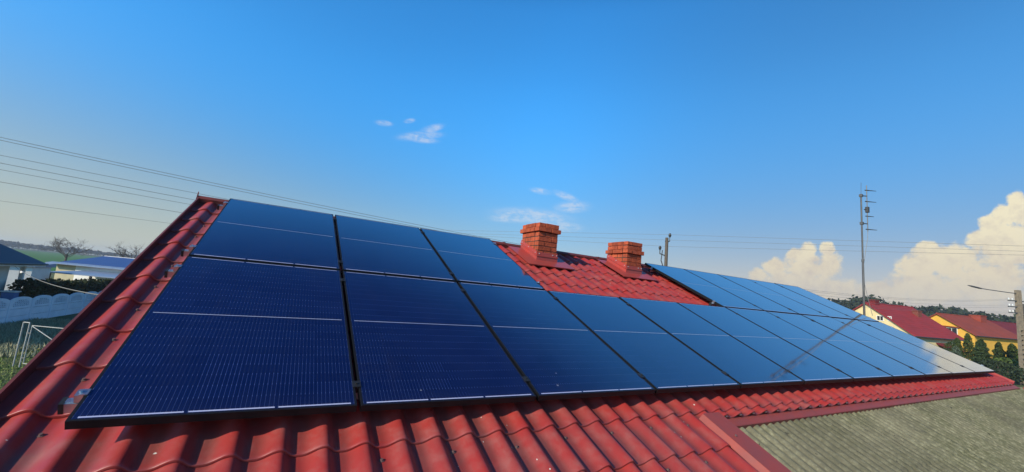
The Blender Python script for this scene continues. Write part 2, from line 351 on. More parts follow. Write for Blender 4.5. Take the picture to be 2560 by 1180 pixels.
# ------------------------------------------------------------------ setting: ground, field, road
GZ = -4.0
g = MB(); RG = 1500
g.face([(-RG,-RG,GZ),(RG,-RG,GZ),(RG,RG,GZ),(-RG,RG,GZ)])
tag(g.build('ground', M['grass']), kind='structure')
g = MB(); pol = [(98,170),(104,800),(110,900),(122,900),(128,600),(124,150),(110,120)]
g.face([(d*math.cos(R_(a)), d*math.sin(R_(a)), GZ+0.03) for a, d in reversed(pol)][::-1])
fo = g.build('field', M['field']); tag(fo, kind='structure')
g = MB(); e = Vector((0.966,-0.257,0)); q = Vector((-0.257,-0.966,0)); o0 = Vector((72,10.6,GZ+0.02))
g.face([o0+q*3.0-e*14, o0+q*3.0+e*120, o0-q*1.2+e*120, o0-q*1.2-e*14])
tag(g.build('road', M['road']), kind='structure')

# ------------------------------------------------------------------ the house with the red tiled roof
PITCH = 0.1813; UC = 0.7425; STEP = 0.335; V0 = -0.125; NC = -0.100; AMP = 0.037; LIFT = 0.016
ULEFT, URIGHT, VRIDGE = -0.290, 12.02, 3.60
def wave(u):
    t = ((u-UC)/PITCH) % 1.0
    if t < 0.30: return 0.5+0.5*math.cos(math.pi*t/0.30)
    if t < 0.46: return 0.0
    return 0.5-0.5*math.cos(math.pi*(t-0.46)/0.54)
def tile_sheet(u0, u1, v_lo, v_hi, per=16):
    us = []; k0 = math.floor((u0-UC)/PITCH*per); k1 = math.ceil((u1-UC)/PITCH*per)
    for k in range(k0, k1+1):
        u = UC+k*PITCH/per
        if u0-1e-6 <= u <= u1+1e-6: us.append(u)
    if us[0] > u0+1e-4: us.insert(0, u0)
    if us[-1] < u1-1e-4: us.append(u1)
    hs_ = [wave(u) for u in us]; mb = MB(); n = len(us)
    k = math.floor((v_lo-V0)/STEP)
    while V0+k*STEP < v_hi-1e-4:
        a = max(V0+k*STEP, v_lo); b = min(V0+(k+1)*STEP, v_hi)
        base = len(mb.v)
        rows = [(a-0.004, 0.55, True), (a-0.007, 0.85, True), (a-0.004, 1.0, False), (a+0.012, 1.0, False), ((a+b)/2, None, False), (b, None, False)]
        first = (a == V0+k*STEP) or True
        for (v, l, lip) in rows:
            fr = 1-(v-(V0+k*STEP))/STEP
            lift = LIFT*max(0, min(1, fr)) if l is None else LIFT*l
            if lip and l == 0.55: lift = -0.004
            for i, u in enumerate(us): mb.v.append(P(u, v, NC - AMP*(1-hs_[i]) - LIFT + lift))
        for r in range(len(rows)-1):
            for i in range(n-1):
                p = base+r*n+i; mb.f.append((p, p+1, p+1+n, p+n)); mb.m.append(0)
        k += 1
    return mb
house = empty('red_roofed_house', (5.9, 0.9, GZ))
HL = Matrix.Translation((-5.9, -0.9, -GZ))
def hpart(mb, name, material, parent=house, **kw):
    o = mb.build(name, material, parent, **kw)
    if parent is house: o.location = (-5.9, -0.9, -GZ)
    return o
tag(house, 'house with glossy red metal tile roof carrying the solar panels and two brick chimneys', 'house')
USEAM = UC+16*PITCH
t1 = tile_sheet(USEAM, URIGHT, -0.195, VRIDGE-0.04)
t2 = tile_sheet(ULEFT, USEAM, -1.45, VRIDGE-0.04)
off_i = len(t1.v); t1.v += t2.v; t1.f += [tuple(i+off_i for i in f) for f in t2.f]; t1.m += t2.m
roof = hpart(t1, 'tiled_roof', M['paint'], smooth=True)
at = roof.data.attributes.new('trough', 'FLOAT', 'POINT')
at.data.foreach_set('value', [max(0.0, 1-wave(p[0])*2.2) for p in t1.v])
# the slope behind the ridge
apex = P(0, VRIDGE, NC-0.02)
b = MB()
NB = 260
for i in range(NB):
    ua = ULEFT+(URIGHT-ULEFT)*i/NB; ub = ULEFT+(URIGHT-ULEFT)*(i+1)/NB
    za = -AMP*(1-wave(ua)); zb = -AMP*(1-wave(ub))
    b.face([(ub, apex[1], apex[2]+zb), (ua, apex[1], apex[2]+za), (ua, 2*apex[1]+0.4, apex[2]-(apex[1]+0.4)*math.tan(ALPHA)+za), (ub, 2*apex[1]+0.4, apex[2]-(apex[1]+0.4)*math.tan(ALPHA)+zb)])
hpart(b, 'rear_roof_slope', M['paint'], smooth=True)
# ridge cap, lapped pieces
b = MB(); L = 1.9; k = 0; u = ULEFT-0.02
while u < URIGHT+0.02:
    ue = min(u+L+0.05, URIGHT+0.03); up = 0.004*(k % 2)
    prof = [(VRIDGE-0.062, NC-0.062), (VRIDGE-0.060, NC+0.004), (VRIDGE-0.025, NC+0.015), (VRIDGE-0.005, NC+0.019)]
    pf = [P(0, v, n) for v, n in prof]; pts = [(y, z+up) for _, y, z in pf] + [(2*apex[1]-y, z+up) for _, y, z in reversed(pf)]
    for i in range(len(pts)-1):
        b.face([(u, pts[i][0], pts[i][1]), (ue, pts[i][0], pts[i][1]), (ue, pts[i+1][0], pts[i+1][1]), (u, pts[i+1][0], pts[i+1][1])])
    b.box(ue-0.035, ue+0.004, pts[2][0], pts[-3][0], pts[2][1]-0.02, pts[3][1]+0.004)
    u += L; k += 1
b.hexa([P(ULEFT-0.022, VRIDGE-0.10, NC-0.04), P(ULEFT-0.014, VRIDGE-0.10, NC-0.04), P(ULEFT-0.014, VRIDGE, NC-0.04), P(ULEFT-0.022, VRIDGE, NC-0.04),
        P(ULEFT-0.022, VRIDGE-0.03, NC+0.02), P(ULEFT-0.014, VRIDGE-0.03, NC+0.02), P(ULEFT-0.014, VRIDGE+0.02, NC+0.055), P(ULEFT-0.022, VRIDGE+0.02, NC+0.055)])
hpart(b, 'ridge_cap', M['ridge'])
# verge trims: the near (left) one and the far one
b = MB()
def verge(b, ua, ub, uc, v0, v1):
    b.box(min(ua,ub), max(ua,ub), v0, v1, NC-0.20, NC+0.018, P)                 # upright board
    s = 1 if uc > ub else -1
    e0, e1 = (ub, uc) if s > 0 else (uc, ub)
    za, zb = (NC+0.012, NC-0.046) if s > 0 else (NC-0.046, NC+0.012)
    b.hexa([P(e0,v0,za-0.012), P(e1,v0,zb-0.012), P(e1,v1,zb-0.012), P(e0,v1,za-0.012), P(e0,v0,za), P(e1,v0,zb), P(e1,v1,zb), P(e0,v1,za)])
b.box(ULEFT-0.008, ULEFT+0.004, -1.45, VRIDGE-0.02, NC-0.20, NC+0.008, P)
hpart(b, 'verge_trim', M['ridge'])  # darker ridge paint stands in for the shade on this trim's inner face
b = MB(); verge(b, URIGHT+0.012, URIGHT-0.002, URIGHT-0.05, -0.19, VRIDGE-0.02); hpart(b, 'verge_trim', M['flash'])
# flashing strip along the short eaves and the trim board running down to the porch roof
b = MB()
b.hexa([P(3.735,-0.272,-0.164), P(12.04,-0.272,-0.164), P(12.04,-0.188,-0.156), P(3.735,-0.188,-0.156),
        P(3.735,-0.270,-0.156), P(12.04,-0.270,-0.156), P(12.04,-0.185,-0.148), P(3.735,-0.185,-0.148)])
b.box(3.735, 12.04, -0.277, -0.2715, -0.19, -0.156, P)
hpart(b, 'eave_flashing', M['trim'])
b = MB()
b.box(3.535, 3.722, -1.47, -0.185, -0.094, -0.088, P)
b.hexa([P(3.503,-1.47,-0.128), P(3.508,-1.47,-0.132), P(3.508,-0.19,-0.132), P(3.503,-0.19,-0.128),
        P(3.530,-1.47,-0.088), P(3.537,-1.47,-0.092), P(3.537,-0.19,-0.092), P(3.530,-0.19,-0.088)])
b.box(3.722, 3.730, -1.47, -0.185, -0.150, -0.089, P)
hpart(b, 'trim_board', M['trim'])
for (v, uu) in ((-0.42, 3.60), (-0.95, 3.6)):
    b = MB(); c = P(uu, v, -0.086); b.tube([c, (c[0], c[1]-0.003, c[2]+0.007)], 0.008, 8); hpart(b, 'board_screw', M['screw'])
# roofing screws in the valleys
sm = MB(); sm.tube([(0,0,0),(0,-0.0035,0.008)], [0.0085, 0.006], 8); sm.tube([(0,0.001,-0.004),(0,0,0.001)], 0.013, 10)
s0 = None; ns = 0
spots = [(UC-5*PITCH, k) for k in range(0, 10)] + [(UC+j*PITCH, k) for j in range(-4, 17) for k in (0, -1, -2) if not (k == 0 and j > 14)]
for (uc, k) in spots:
    if k < 0 and uc > 3.3: continue
    if uc > 0 and (int(round((uc-UC)/PITCH))+k) % 2: continue
    uu = uc+PITCH*(0.385+rnd.uniform(-.03,.03)); vv = V0+k*STEP-0.085+rnd.uniform(-.02,.02)
    o = sm.build('screw', M['screw'], house) if s0 is None else s0.copy()
    if s0 is None: s0 = o
    else: COL.objects.link(o)
    c = P(uu, vv, NC-AMP-LIFT*0.72); o.location = (c[0]-5.9, c[1]-0.9, c[2]-GZ); ns += 1
# small clips under the short eaves
for j in range(17, 62):
    uu = UC+j*PITCH+PITCH*0.02
    if uu < 3.75 or uu > 11.9: continue
    b = MB(); b.box(uu-0.012, uu+0.012, -0.206, -0.190, NC-0.028, NC-0.018, P); hpart(b, 'eave_clip', M['alu'])
# walls
b = MB()
ye, yb = P(0,-0.1,-0.2)[1]+0.35, 2*apex[1]-0.1
def ru(y): return apex[2]-0.15-abs(y-apex[1])*math.tan(ALPHA)
for x in (-0.05, 11.72):
    pass
prof = [(ye, GZ), (yb, GZ), (yb, ru(yb)-0.02), (apex[1], ru(apex[1])-0.02), (ye, ru(ye)-0.02)]
i0 = len(b.v)
b.face([(-0.02, y, z) for y, z in reversed(prof)][::1]); b.face([(11.72, y, z) for y, z in prof])
for i in range(len(prof)):
    a_, c_ = prof[i], prof[(i+1) % len(prof)]
    b.face([(-0.02, a_[0], a_[1]), (11.72, a_[0], a_[1]), (11.72, c_[0], c_[1]), (-0.02, c_[0], c_[1])])
hpart(b, 'wall', M['render_wall'])
b = MB(); yl = P(0,-1.45,-0.2)[1]
for xx in (-0.05, 3.35): b.box(xx, xx+0.12, yl+0.08, yl+0.20, GZ, P(0,-1.35,-0.25)[2])
b.box(-0.2, 3.48, yl+0.08, yl+0.20, P(0,-1.35,-0.25)[2], P(0,-1.35,-0.25)[2]+0.06)
hpart(b, 'porch_post', M['wood'])

# ------------------------------------------------------------------ brick chimneys (parts of the house)
def chimney(x0, x1, y0, y1, zt, corbel, label):
    zb = 0.9; H = 0.0695
    b = MB(); ncrs = int((zt-zb)/H)
    for c in range(ncrs):
        z1 = zt-c*H; z0 = z1-H+0.0095
        ex = 0.032 if c == corbel else (0.006 if c < corbel else 0.0)
        X0, X1, Y0, Y1 = x0-ex, x1+ex, y0-ex, y1+ex
        D_ = 0.10
        def run(a, bnd, fixed0, fixed1, horiz, odd):
            ln = bnd-a; cuts = [a]; first = 0.24 if odd else 0.12
            x = a+first
            while x < bnd-0.06: cuts.append(x); x += 0.24
            cuts.append(bnd)
            for i in range(len(cuts)-1):
                j = lambda: rnd.uniform(-0.0025, 0.0025)
                p0 = cuts[i]+0.005; p1 = cuts[i+1]-0.005; d = rnd.uniform(-0.004, 0.004)
                if horiz: b.box(p0, p1, fixed0+d, fixed1, z0+j(), z1+j())
                else: b.box(fixed0+d, fixed1, p0, p1, z0+j(), z1+j())
        odd = c % 2
        run(X0, X1, Y0, Y0+D_, True, odd); run(X0, X1, Y1-D_, Y1, True, odd)
        run(Y0+D_+0.004, Y1-D_-0.004, X0, X0+D_, False, not odd); run(Y0+D_+0.004, Y1-D_-0.004, X1-D_, X1, False, not odd)
    o = hpart(b, 'chimney', M['brick']); o['label'] = label
    o.data.materials[0] = M['brick']
    bv = o.modifiers.new('bevel', 'BEVEL'); bv.width = 0.003; bv.segments = 1
    k = MB(); k.box(x0+0.006, x1-0.006, y0+0.006, y1-0.006, zb, zt-0.012)
    k.box(x0-0.022, x1+0.022, y0-0.022, y1+0.022, zt-(corbel+1)*H+0.014, zt-corbel*H-0.006)
    k.build('mortar_core', M['mortar'], o)
    # flashing: apron plate lying on the tiles, folded upstand round the stack
    f = MB(); vf = (y0+0.1*SA)/CA
    def vr(y): return (y - SA*0.09)/CA                         # v on the plate for a world y
    ua, ub = x0-0.25, x1+0.205; va = vr(y0)-0.215; vb = VRIDGE-0.125; n0, n1 = -0.093, -0.088
    f.box(ua, ub, va, vr(y0)-0.012, n0, n1, P)
    f.box(ua, x0-0.012, vr(y0)-0.012, vb, n0, n1, P); f.box(x1+0.012, ub, vr(y0)-0.012, vb, n0, n1, P)
    f.hexa([P(ua-0.022,va,-0.080), P(ua-0.018,va,-0.080), P(ua-0.018,vb,-0.080), P(ua-0.022,vb,-0.080),
            P(ua-0.004,va,-0.0935), P(ua+0.002,va,-0.0925), P(ua+0.002,vb,-0.0925), P(ua-0.004,vb,-0.0935)])
    f.box(ua, ub, va-0.006, va, -0.102, -0.0885, P)
    # upstand
    def zp(y): return P(0, vr(y), -0.09)[2]
    h = 0.115; th = 0.010
    zf = zp(y0)
    f.box(x0-th, x1+th, y0-th, y0-0.002, zf-0.02, zf+h)                                # front
    f.box(x0-th-0.002, x1+th+0.002, y0-th-0.010, y0-th-0.0005, zf+h-0.062, zf+h-0.050)
    for sgn, xa, xb in ((-1, x0-th, x0-0.002), (1, x1+0.002, x1+th)):
        f.hexa([(xa,y0-0.001,zf-0.02),(xb,y0-0.001,zf-0.02),(xb,y1,zp(y1)-0.02),(xa,y1,zp(y1)-0.02),
                (xa,y0-0.001,zf+h+0.012),(xb,y0-0.001,zf+h+0.012),(xb,y1,zp(y1)+h),(xa,y1,zp(y1)+h)])
        xo = (xa-0.014, xa-0.0005) if sgn < 0 else (xb+0.0005, xb+0.014)
        f.hexa([(xo[0],y0-0.004,zf+h-0.055),(xo[1],y0-0.004,zf+h-0.055),(xo[1],y1,zp(y1)+h-0.06),(xo[0],y1,zp(y1)+h-0.06),
                (xo[0],y0-0.004,zf+h-0.042),(xo[1],y0-0.004,zf+h-0.042),(xo[1],y1,zp(y1)+h-0.047),(xo[0],y1,zp(y1)+h-0.047)])
    f.build('flashing', M['flash'], o)
    for xx in (x0+0.03, x1-0.08, x1-0.01):
        r = MB(); r.tube([(xx, y0-th, zf+h-0.022), (xx, y0-th-0.007, zf+h-0.022)], 0.0075, 8); r.build('fixing_screw', M['zinc'], o)
    for t_ in (0.06, 0.5, 0.9):
        yy = y0+(y1-y0)*t_; r = MB(); r.tube([(x0-th, yy, zp(yy)+h-0.02), (x0-th-0.007, yy, zp(yy)+h-0.02)], 0.007, 8); r.build('fixing_screw', M['zinc'], o)
    return o
chimney(3.80, 4.150, 2.785, 3.260, 1.667, 1, 'taller brick chimney with corbel one course below the top')
chimney(5.56, 5.905, 2.770, 3.235, 1.628, 2, 'brick chimney beside the right block of panels with corbel two courses down')

# ------------------------------------------------------------------ annex with the lichen covered corrugated roof
annex = empty('annex', (8.0, -1.6, GZ)); tag(annex, 'low annex with grey green lichen covered corrugated roof below the red eaves', 'outbuilding')
b = MB(); CP = 0.100; us = []; k = 0
u = 3.70
while u <= 12.35:
    us.append(u); u += CP/12
vs = [-1.75, -1.45, -1.2, -1.0, -0.905, -0.898, -0.7, -0.55, -0.42, -0.32, -0.24]
for v in vs:
    for u in us:
        t = (u/CP) % 1.0
        hgt = 0.052*abs(math.sin(math.pi*t))**0.55
        sheet = math.floor((u-3.7)/1.02)
        b.v.append(P(u, v, -0.222+hgt - (0.009 if v < -0.9 else 0.0) + 0.004*math.sin(sheet*2.3)*1.0 + 0.003*math.sin(u*1.7+v*2)))
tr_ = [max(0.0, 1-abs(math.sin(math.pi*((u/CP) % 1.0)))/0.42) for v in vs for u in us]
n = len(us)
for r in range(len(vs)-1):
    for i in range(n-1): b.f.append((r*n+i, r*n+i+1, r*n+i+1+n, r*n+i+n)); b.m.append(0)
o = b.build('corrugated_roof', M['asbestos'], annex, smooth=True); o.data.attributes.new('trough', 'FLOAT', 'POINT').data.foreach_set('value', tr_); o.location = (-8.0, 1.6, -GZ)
b = MB(); b.box(3.8, 12.2, P(0,-1.6,-.25)[1], P(0,-0.3,-.25)[1]+0.3, GZ, P(0,-1.75,-0.3)[2]-0.02)
o = b.build('wall', M['render_wall'], annex); o.location = (-8.0, 1.6, -GZ)
b = MB(); b.hexa([P(12.30,-1.76,-0.21), P(12.55,-1.76,-0.23), P(12.55,-0.27,-0.23), P(12.30,-0.27,-0.21), P(12.30,-1.76,-0.15), P(12.55,-1.76,-0.19), P(12.55,-0.27,-0.19), P(12.30,-0.27,-0.15)])
o = b.build('verge_trim', M['flash'], annex); o.location = (-8.0, 1.6, -GZ)

# ------------------------------------------------------------------ solar panels
PW, PL, PU, PV = 1.040, 1.690, 1.060, 1.712
def make_panel():
    root = empty('solar_panel'); root.rotation_euler = (ALPHA, 0, 0)
    f = MB(); w_ = 0.010; T = 0.037
    f.box(0, PW, 0, w_, -T, 0); f.box(0, PW, PL-w_, PL, -T, 0)
    f.box(0, w_, w_, PL-w_, -T, 0); f.box(PW-w_, PW, w_, PL-w_, -T, 0)
    f.build('frame', M['frame'], root)
    gl = MB(); gl.box(w_, PW-w_, w_, PL-w_, -0.007, -0.0012); gl.build('cell_glass', M['cells'], root)
    for y, h, mm in ((0.017, 0.0075, 'ribbon'), (PL-0.022, 0.005, 'ribbon')):
        for (a, c) in ((0.028, 0.350), (0.365, 0.682), (0.697, 1.012)):
            r = MB(); r.box(a, c, y, y+h, -0.0012, -0.0007); r.build('edge_ribbon', M[mm], root)
    r = MB(); r.box(0.030, 1.010, PL/2-0.0025, PL/2+0.0025, -0.0012, -0.0007); r.build('middle_ribbon', M['ribbon_thin'], root)
    bk = MB(); bk.box(w_, PW-w_, w_, PL-w_, -0.012, -0.0075); bk.build('backsheet', M['white'], root)
    return root
ORD = ['first','second','third','fourth','fifth','sixth','seventh','eighth','ninth','tenth','eleventh']
proto = make_panel(); used = [False]
def place_panel(c, row, label):
    o = proto if not used[0] else copy_tree(proto); used[0] = True
    o.location = P(0.012+c*PU, row*PV, 0.0)
    o.rotation_euler = (ALPHA+R_(rnd.uniform(-.12,.12)), R_(rnd.uniform(-.10,.10)), 0)
    tag(o, label, 'solar panel', 'solar panels on the red roof')
for c in range(11):
    place_panel(c, 0, 'black framed solar panel, %s of the long lower row counted from the left verge' % ORD[c])
for c in range(3):
    place_panel(c, 1, 'black framed solar panel below the ridge, %s of three left of the chimneys' % ORD[c])
for c in range(6, 11):
    place_panel(c, 1, 'black framed solar panel below the ridge, %s of five right of the chimneys' % ORD[c-6])

def rail(v, ua, ub, divs, label):
    root = empty('mounting_rail', P(ua, v, -0.06)); root.rotation_euler = (ALPHA, 0, 0)
    ln = ub-ua; b = MB()
    b.box(0.016, ln-0.016, -0.02, 0.02, -0.020, 0.0225)
    b.box(0.016, 0.07, -0.012, 0.012, 0.0228, 0.026)
    b.build('rail', M['alu'], root)
    for x in (0.0, ln-0.016):
        e = MB(); e.box(x, x+0.016, -0.022, 0.022, -0.023, 0.025); e.build('end_cap', M['plastic'], root)
    for x, s in ((0.058, 1), (ln-0.058, -1)):
        e = MB(); e.box(x-0.014, x+0.013, -0.018, 0.018, 0.0265, 0.0605); e.box(min(x, x+s*0.026), max(x, x+s*0.026), -0.018, 0.018, 0.0608, 0.0650)
        e.tube([(x, 0, 0.065), (x, 0, 0.0735)], 0.0065, 6); e.build('end_clamp', M['alu'], root)
    for d in divs:
        e = MB(); x = d-ua; e.box(x-0.0085, x+0.0085, -0.02, 0.02, 0.02, 0.0605); e.box(x-0.021, x+0.021, -0.025, 0.025, 0.0608, 0.0645)
        e.tube([(x, 0, 0.0645), (x, 0, 0.0715)], 0.006, 6); e.build('mid_clamp', M['plastic'], root)
    tag(root, label, 'rail', 'mounting rails under the panels')
dv = lambda a, b_: [0.012+c*PU-0.010 for c in range(a+1, b_)]
rail(0.165, -0.062, 11*PU+0.065, dv(0,11), 'lowest mounting rail, its capped end sticking out beside the big near panel corner')
rail(1.490, -0.062, 11*PU+0.065, dv(0,11), 'upper mounting rail of the long lower row of panels')
rail(1.880, -0.062, 3*PU+0.060, dv(0,3), 'lower mounting rail under the three panels left of the chimneys')
rail(3.200, -0.062, 3*PU+0.060, dv(0,3), 'mounting rail nearest the ridge, under the three panels left of the chimneys')
rail(1.880, 6*PU-0.055, 11*PU+0.065, dv(6,11), 'lower mounting rail under the five panels right of the chimneys')
rail(3.200, 6*PU-0.055, 11*PU+0.065, dv(6,11), 'mounting rail nearest the ridge, under the five panels right of the chimneys')

# ------------------------------------------------------------------ aerial mast at the far gable
MX, MY = 12.10, 1.98
mast = empty('aerial_mast', (MX, MY, GZ)); tag(mast, 'tall thin aerial mast with a small stacked antenna at the far gable', 'antenna')
def mp(mb, name, mm, **kw): return mb.build(name, mm, mast, loc=(-MX, -MY, -GZ), **kw)
b = MB(); b.tube([(MX,MY,-1.2),(MX,MY,1.9),(MX,MY,2.1),(MX,MY,3.60)], [0.022,0.021,0.017,0.016], 10)
b.tube([(MX,MY,2.0),(MX,MY,2.06)], 0.026, 10)
mp(b, 'pole', M['galv'])
ex = Vector((0.868,-0.488,0)); bx = Vector((MX,MY,0))+ex*0.135
b = MB(); b.tube([(bx.x,bx.y,2.72),(bx.x,bx.y,3.82)], 0.009, 6)
for z in (3.56, 2.90):
    b.tube([(MX,MY,z),(bx.x,bx.y,z)], 0.012, 6); b.box(MX-0.03,MX+0.03,MY-0.03,MY+0.03,z-0.03,z+0.03)
ag = mp(b, 'antenna_boom', M['galv'])
b = MB(); b.tube([(MX,MY,3.60),(MX+0.02,MY,3.88)], 0.004, 4); mp(b, 'whip', M['galv'])
for z, ln in ((3.70,0.22),(3.43,0.215),(3.08,0.15),(2.77,0.21)):
    b = MB(); p0 = Vector((bx.x,bx.y,z))-ex*0.04; b.tube([p0, Vector((bx.x,bx.y,z))+ex*ln], [0.013,0.006], 6); mp(b, 'antenna_element', M['darksteel'])
b = MB(); b.box(bx.x-0.03,bx.x+0.04,bx.y-0.03,bx.y+0.03,3.17,3.30); b.tube([Vector((bx.x,bx.y,3.235))-ex*0.07, Vector((bx.x,bx.y,3.235))], 0.012, 6); mp(b, 'junction_box', M['darksteel'])
b = MB(); b.tube([(bx.x,bx.y,2.78),(bx.x-0.02,bx.y,2.55),(MX+0.05,MY-0.03,2.2),(MX+0.025,MY,1.9),(MX+0.025,MY-0.01,1.5),(MX+0.06,MY-0.04,1.25),(MX+0.16,MY-0.09,0.8)], 0.005, 5); mp(b, 'aerial_cable', M['wire'])
b = MB()
for z in (-0.5, 0.35): b.box(11.72, MX+0.03, MY-0.02, MY+0.02, z, z+0.03)
mp(b, 'wall_bracket', M['galv'])

# ------------------------------------------------------------------ lamp post (lattice concrete pole) and the overhead lines
LX, LY = 65.2, 8.75
lp = empty('lamp_post', (LX, LY, GZ)); tag(lp, 'tall concrete ladder pole carrying a street lamp arm and power lines', 'lamp post')
def lpp(mb, name, mm, **kw): return mb.build(name, mm, lp, loc=(-LX, -LY, -GZ), **kw)
ZT = 5.25; b = MB(); side = Vector((0.868,-0.488,0)).normalized(); fr_ = Vector((0.488,0.868,0))
def lpx(a, d, z): return Vector((LX, LY, z)) + side*a + fr_*d
def lhex(b, a0, a1, d0, d1, z0, z1, sh=0.0):
    b.hexa([lpx(a0,d0,z0),lpx(a1,d0,z0),lpx(a1,d1,z0),lpx(a0,d1,z0),lpx(a0+sh,d0,z1),lpx(a1-sh,d0,z1),lpx(a1-sh,d1,z1),lpx(a0+sh,d1,z1)])
zs = 1.3; H0 = zs-GZ
for sgn in (-1, 1):
    a0, a1 = 0.62, 0.42
    lo, hi = sorted((sgn*0.20, sgn*0.30)); lo2, hi2 = sorted((sgn*0.15, sgn*0.24))
    b.hexa([lpx(lo,-.15,GZ),lpx(hi,-.15,GZ),lpx(hi,.15,GZ),lpx(lo,.15,GZ),lpx(lo2,-.13,zs),lpx(hi2,-.13,zs),lpx(hi2,.13,zs),lpx(lo2,.13,zs)])
z = GZ+0.2; k = 0
while z < zs-0.1:
    t = (z-GZ)/(zs-GZ); wv = 0.17*(1-t)+0.12*t
    lhex(b, -wv-.02, wv+.02, -.11, .11, z, z+0.14); z += 0.46; k += 1
lhex(b, -0.225, 0.225, -.14, .14, zs-0.02, ZT, 0.03)
lpp(b, 'pole', M['concrete'])
b = MB(); pts = [lpx(-0.2,0,4.90), lpx(-1.5,0,4.96), lpx(-3.0,0,5.05), lpx(-3.7,0,5.10)]
b.tube(pts, 0.04, 8); lpp(b, 'lamp_arm', M['galv'])
b = MB(); b.tube([lpx(-3.6,0,5.09), lpx(-3.9,0,5.13), lpx(-4.6,0,5.24), lpx(-5.0,0,5.30)], [0.055,0.085,0.085,0.03], 8); lpp(b, 'lamp_head', M['galv'])
for z in (4.15, 3.55, 2.95):
    b = MB(); lhex(b, -1.05, 1.35, -.05, .05, z-0.05, z+0.05); ca = lpp(b, 'crossarm', M['galv'])
    for a in (-0.95, -0.62, 0.75, 1.25):
        b2 = MB(); c = lpx(a, 0, z+0.05); b2.tube([c, c+Vector((0,0,.10)), c+Vector((0,0,.2))], [0.05,0.075,0.04], 8); o = b2.build('insulator', M['porcelain'], ca)
b = MB(); b.box(LX+0.25, LX+0.5, LY-0.35, LY-0.15, 3.0, 3.9); lpp(b, 'cable_box', M['darksteel'])

UPX, UPY = 20.95, 14.95
up = empty('utility_pole', (UPX, UPY, GZ)); tag(up, 'slim wooden utility pole with three staggered insulators beyond the ridge', 'utility pole')
b = MB(); b.tube([(UPX,UPY,GZ),(UPX,UPY,4.75)], [0.13,0.095], 10); b.build('pole', M['wood'], up, loc=(-UPX,-UPY,-GZ))
uperp = Vector((0.86,-0.5,0))
for (a, z, s) in ((0.18, 4.86, 1), (-0.02, 4.45, 0), (-0.40, 4.02, -1)):
    b = MB(); c = Vector((UPX,UPY,z-0.42)); tip = Vector((UPX,UPY,z))+uperp*a
    b.tube([c, c+uperp*a+Vector((0,0,.12)), tip], 0.035, 6); hk = b.build('hook', M['darksteel'], up, loc=(-UPX,-UPY,-GZ))
    b = MB(); b.tube([tip-Vector((0,0,.05)), tip+Vector((0,0,.08)), tip+Vector((0,0,.18))], [0.06,0.09,0.05], 8); b.build('insulator', M['darksteel'], hk)
b = MB(); b.tube([(UPX-0.22,UPY+0.12,3.95),(UPX-0.27,UPY+0.15,3.3),(UPX-0.1,UPY+0.06,2.8)], 0.03, 6); b.build('cable_loop', M['darksteel'], up, loc=(-UPX,-UPY,-GZ))

def wire(name, A, B, q, s0, s1, r, label, group, cat='wire', mm='wire', n=60):
    A = Vector(A); B = Vector(B); pts = []
    for i in range(n+1):
        s = s0+(s1-s0)*i/n; p = A+(B-A)*s; p.z = A.z+(B.z-A.z-q)*s+q*s*s; pts.append(p)
    b = MB(); b.tube(pts, r, 5); o = b.build(name, M[mm]); tag(o, label, cat, group); return o
GW = 'overhead wires to the lamp post'
wire('overhead_wire', (-5.97,12.53,3.26), (63.13,8.66,4.29), 5.891, -0.30, 1, 0.0062, 'topmost overhead wire, sweeping down from the upper left to the lamp post', GW)
wire('overhead_wire', (-5.96,12.54,3.19), (63.16,8.68,4.20), 5.93, -0.30, 1, 0.0062, 'second overhead wire, running close below the topmost one', GW)
wire('overhead_wire', (-6.24,13.30,2.93), (63.22,8.71,3.67), 4.9, -0.30, 1, 0.0055, 'uppermost of the wires that drop behind the left verge', GW)
wire('overhead_wire', (-6.21,13.32,2.73), (64.3,8.1,3.67), 5.39, -0.30, 1, 0.0062, 'second wire down of those behind the left verge', GW)
wire('overhead_wire', (-6.18,13.33,2.56), (63.27,8.74,3.07), 4.6, -0.30, 1, 0.005, 'third wire down of those behind the left verge', GW)
wire('overhead_wire', (-6.46,14.09,2.32), (64.3,8.1,3.07), 4.55, -0.30, 1, 0.0062, 'fourth wire down behind the left verge, darker than its neighbours', GW)
wire('overhead_wire', (-6.39,14.13,1.81), (63.34,8.77,2.80), 2.2, -0.30, 1, 0.004, 'lowest faint wire behind the left verge', GW)
GV = 'thin wires of the utility pole'
for (l, mz, r, lb) in (((13.81,24.47,4.9),(20.87,14.87,4.93),(30.68,2.61,4.86),'thin wire on the top insulator of the utility pole'),
                   ((13.85,24.48,4.67),(20.91,14.89,4.6),(30.72,2.63,4.62),'thin wire on the middle insulator of the utility pole'),
                   ((13.87,24.5,4.49),(20.95,14.91,4.2),(30.74,2.64,4.44),'thin wire on the lowest insulator of the utility pole')):
    l, mz, r = Vector(l), Vector(mz), Vector(r); b = MB()
    pts = [l+(l-mz)*1.2]
    for a_, c_ in ((l, mz), (mz, r)):
        for i in range(12):
            t = i/12; p = a_+(c_-a_)*t; pts.append(p)
    pts += [r, r+(r-mz)*0.8]; pts[0].z = l.z
    b.tube(pts, 0.007, 5); o = b.build('overhead_wire', M['wire']); tag(o, lb, 'wire', GV)

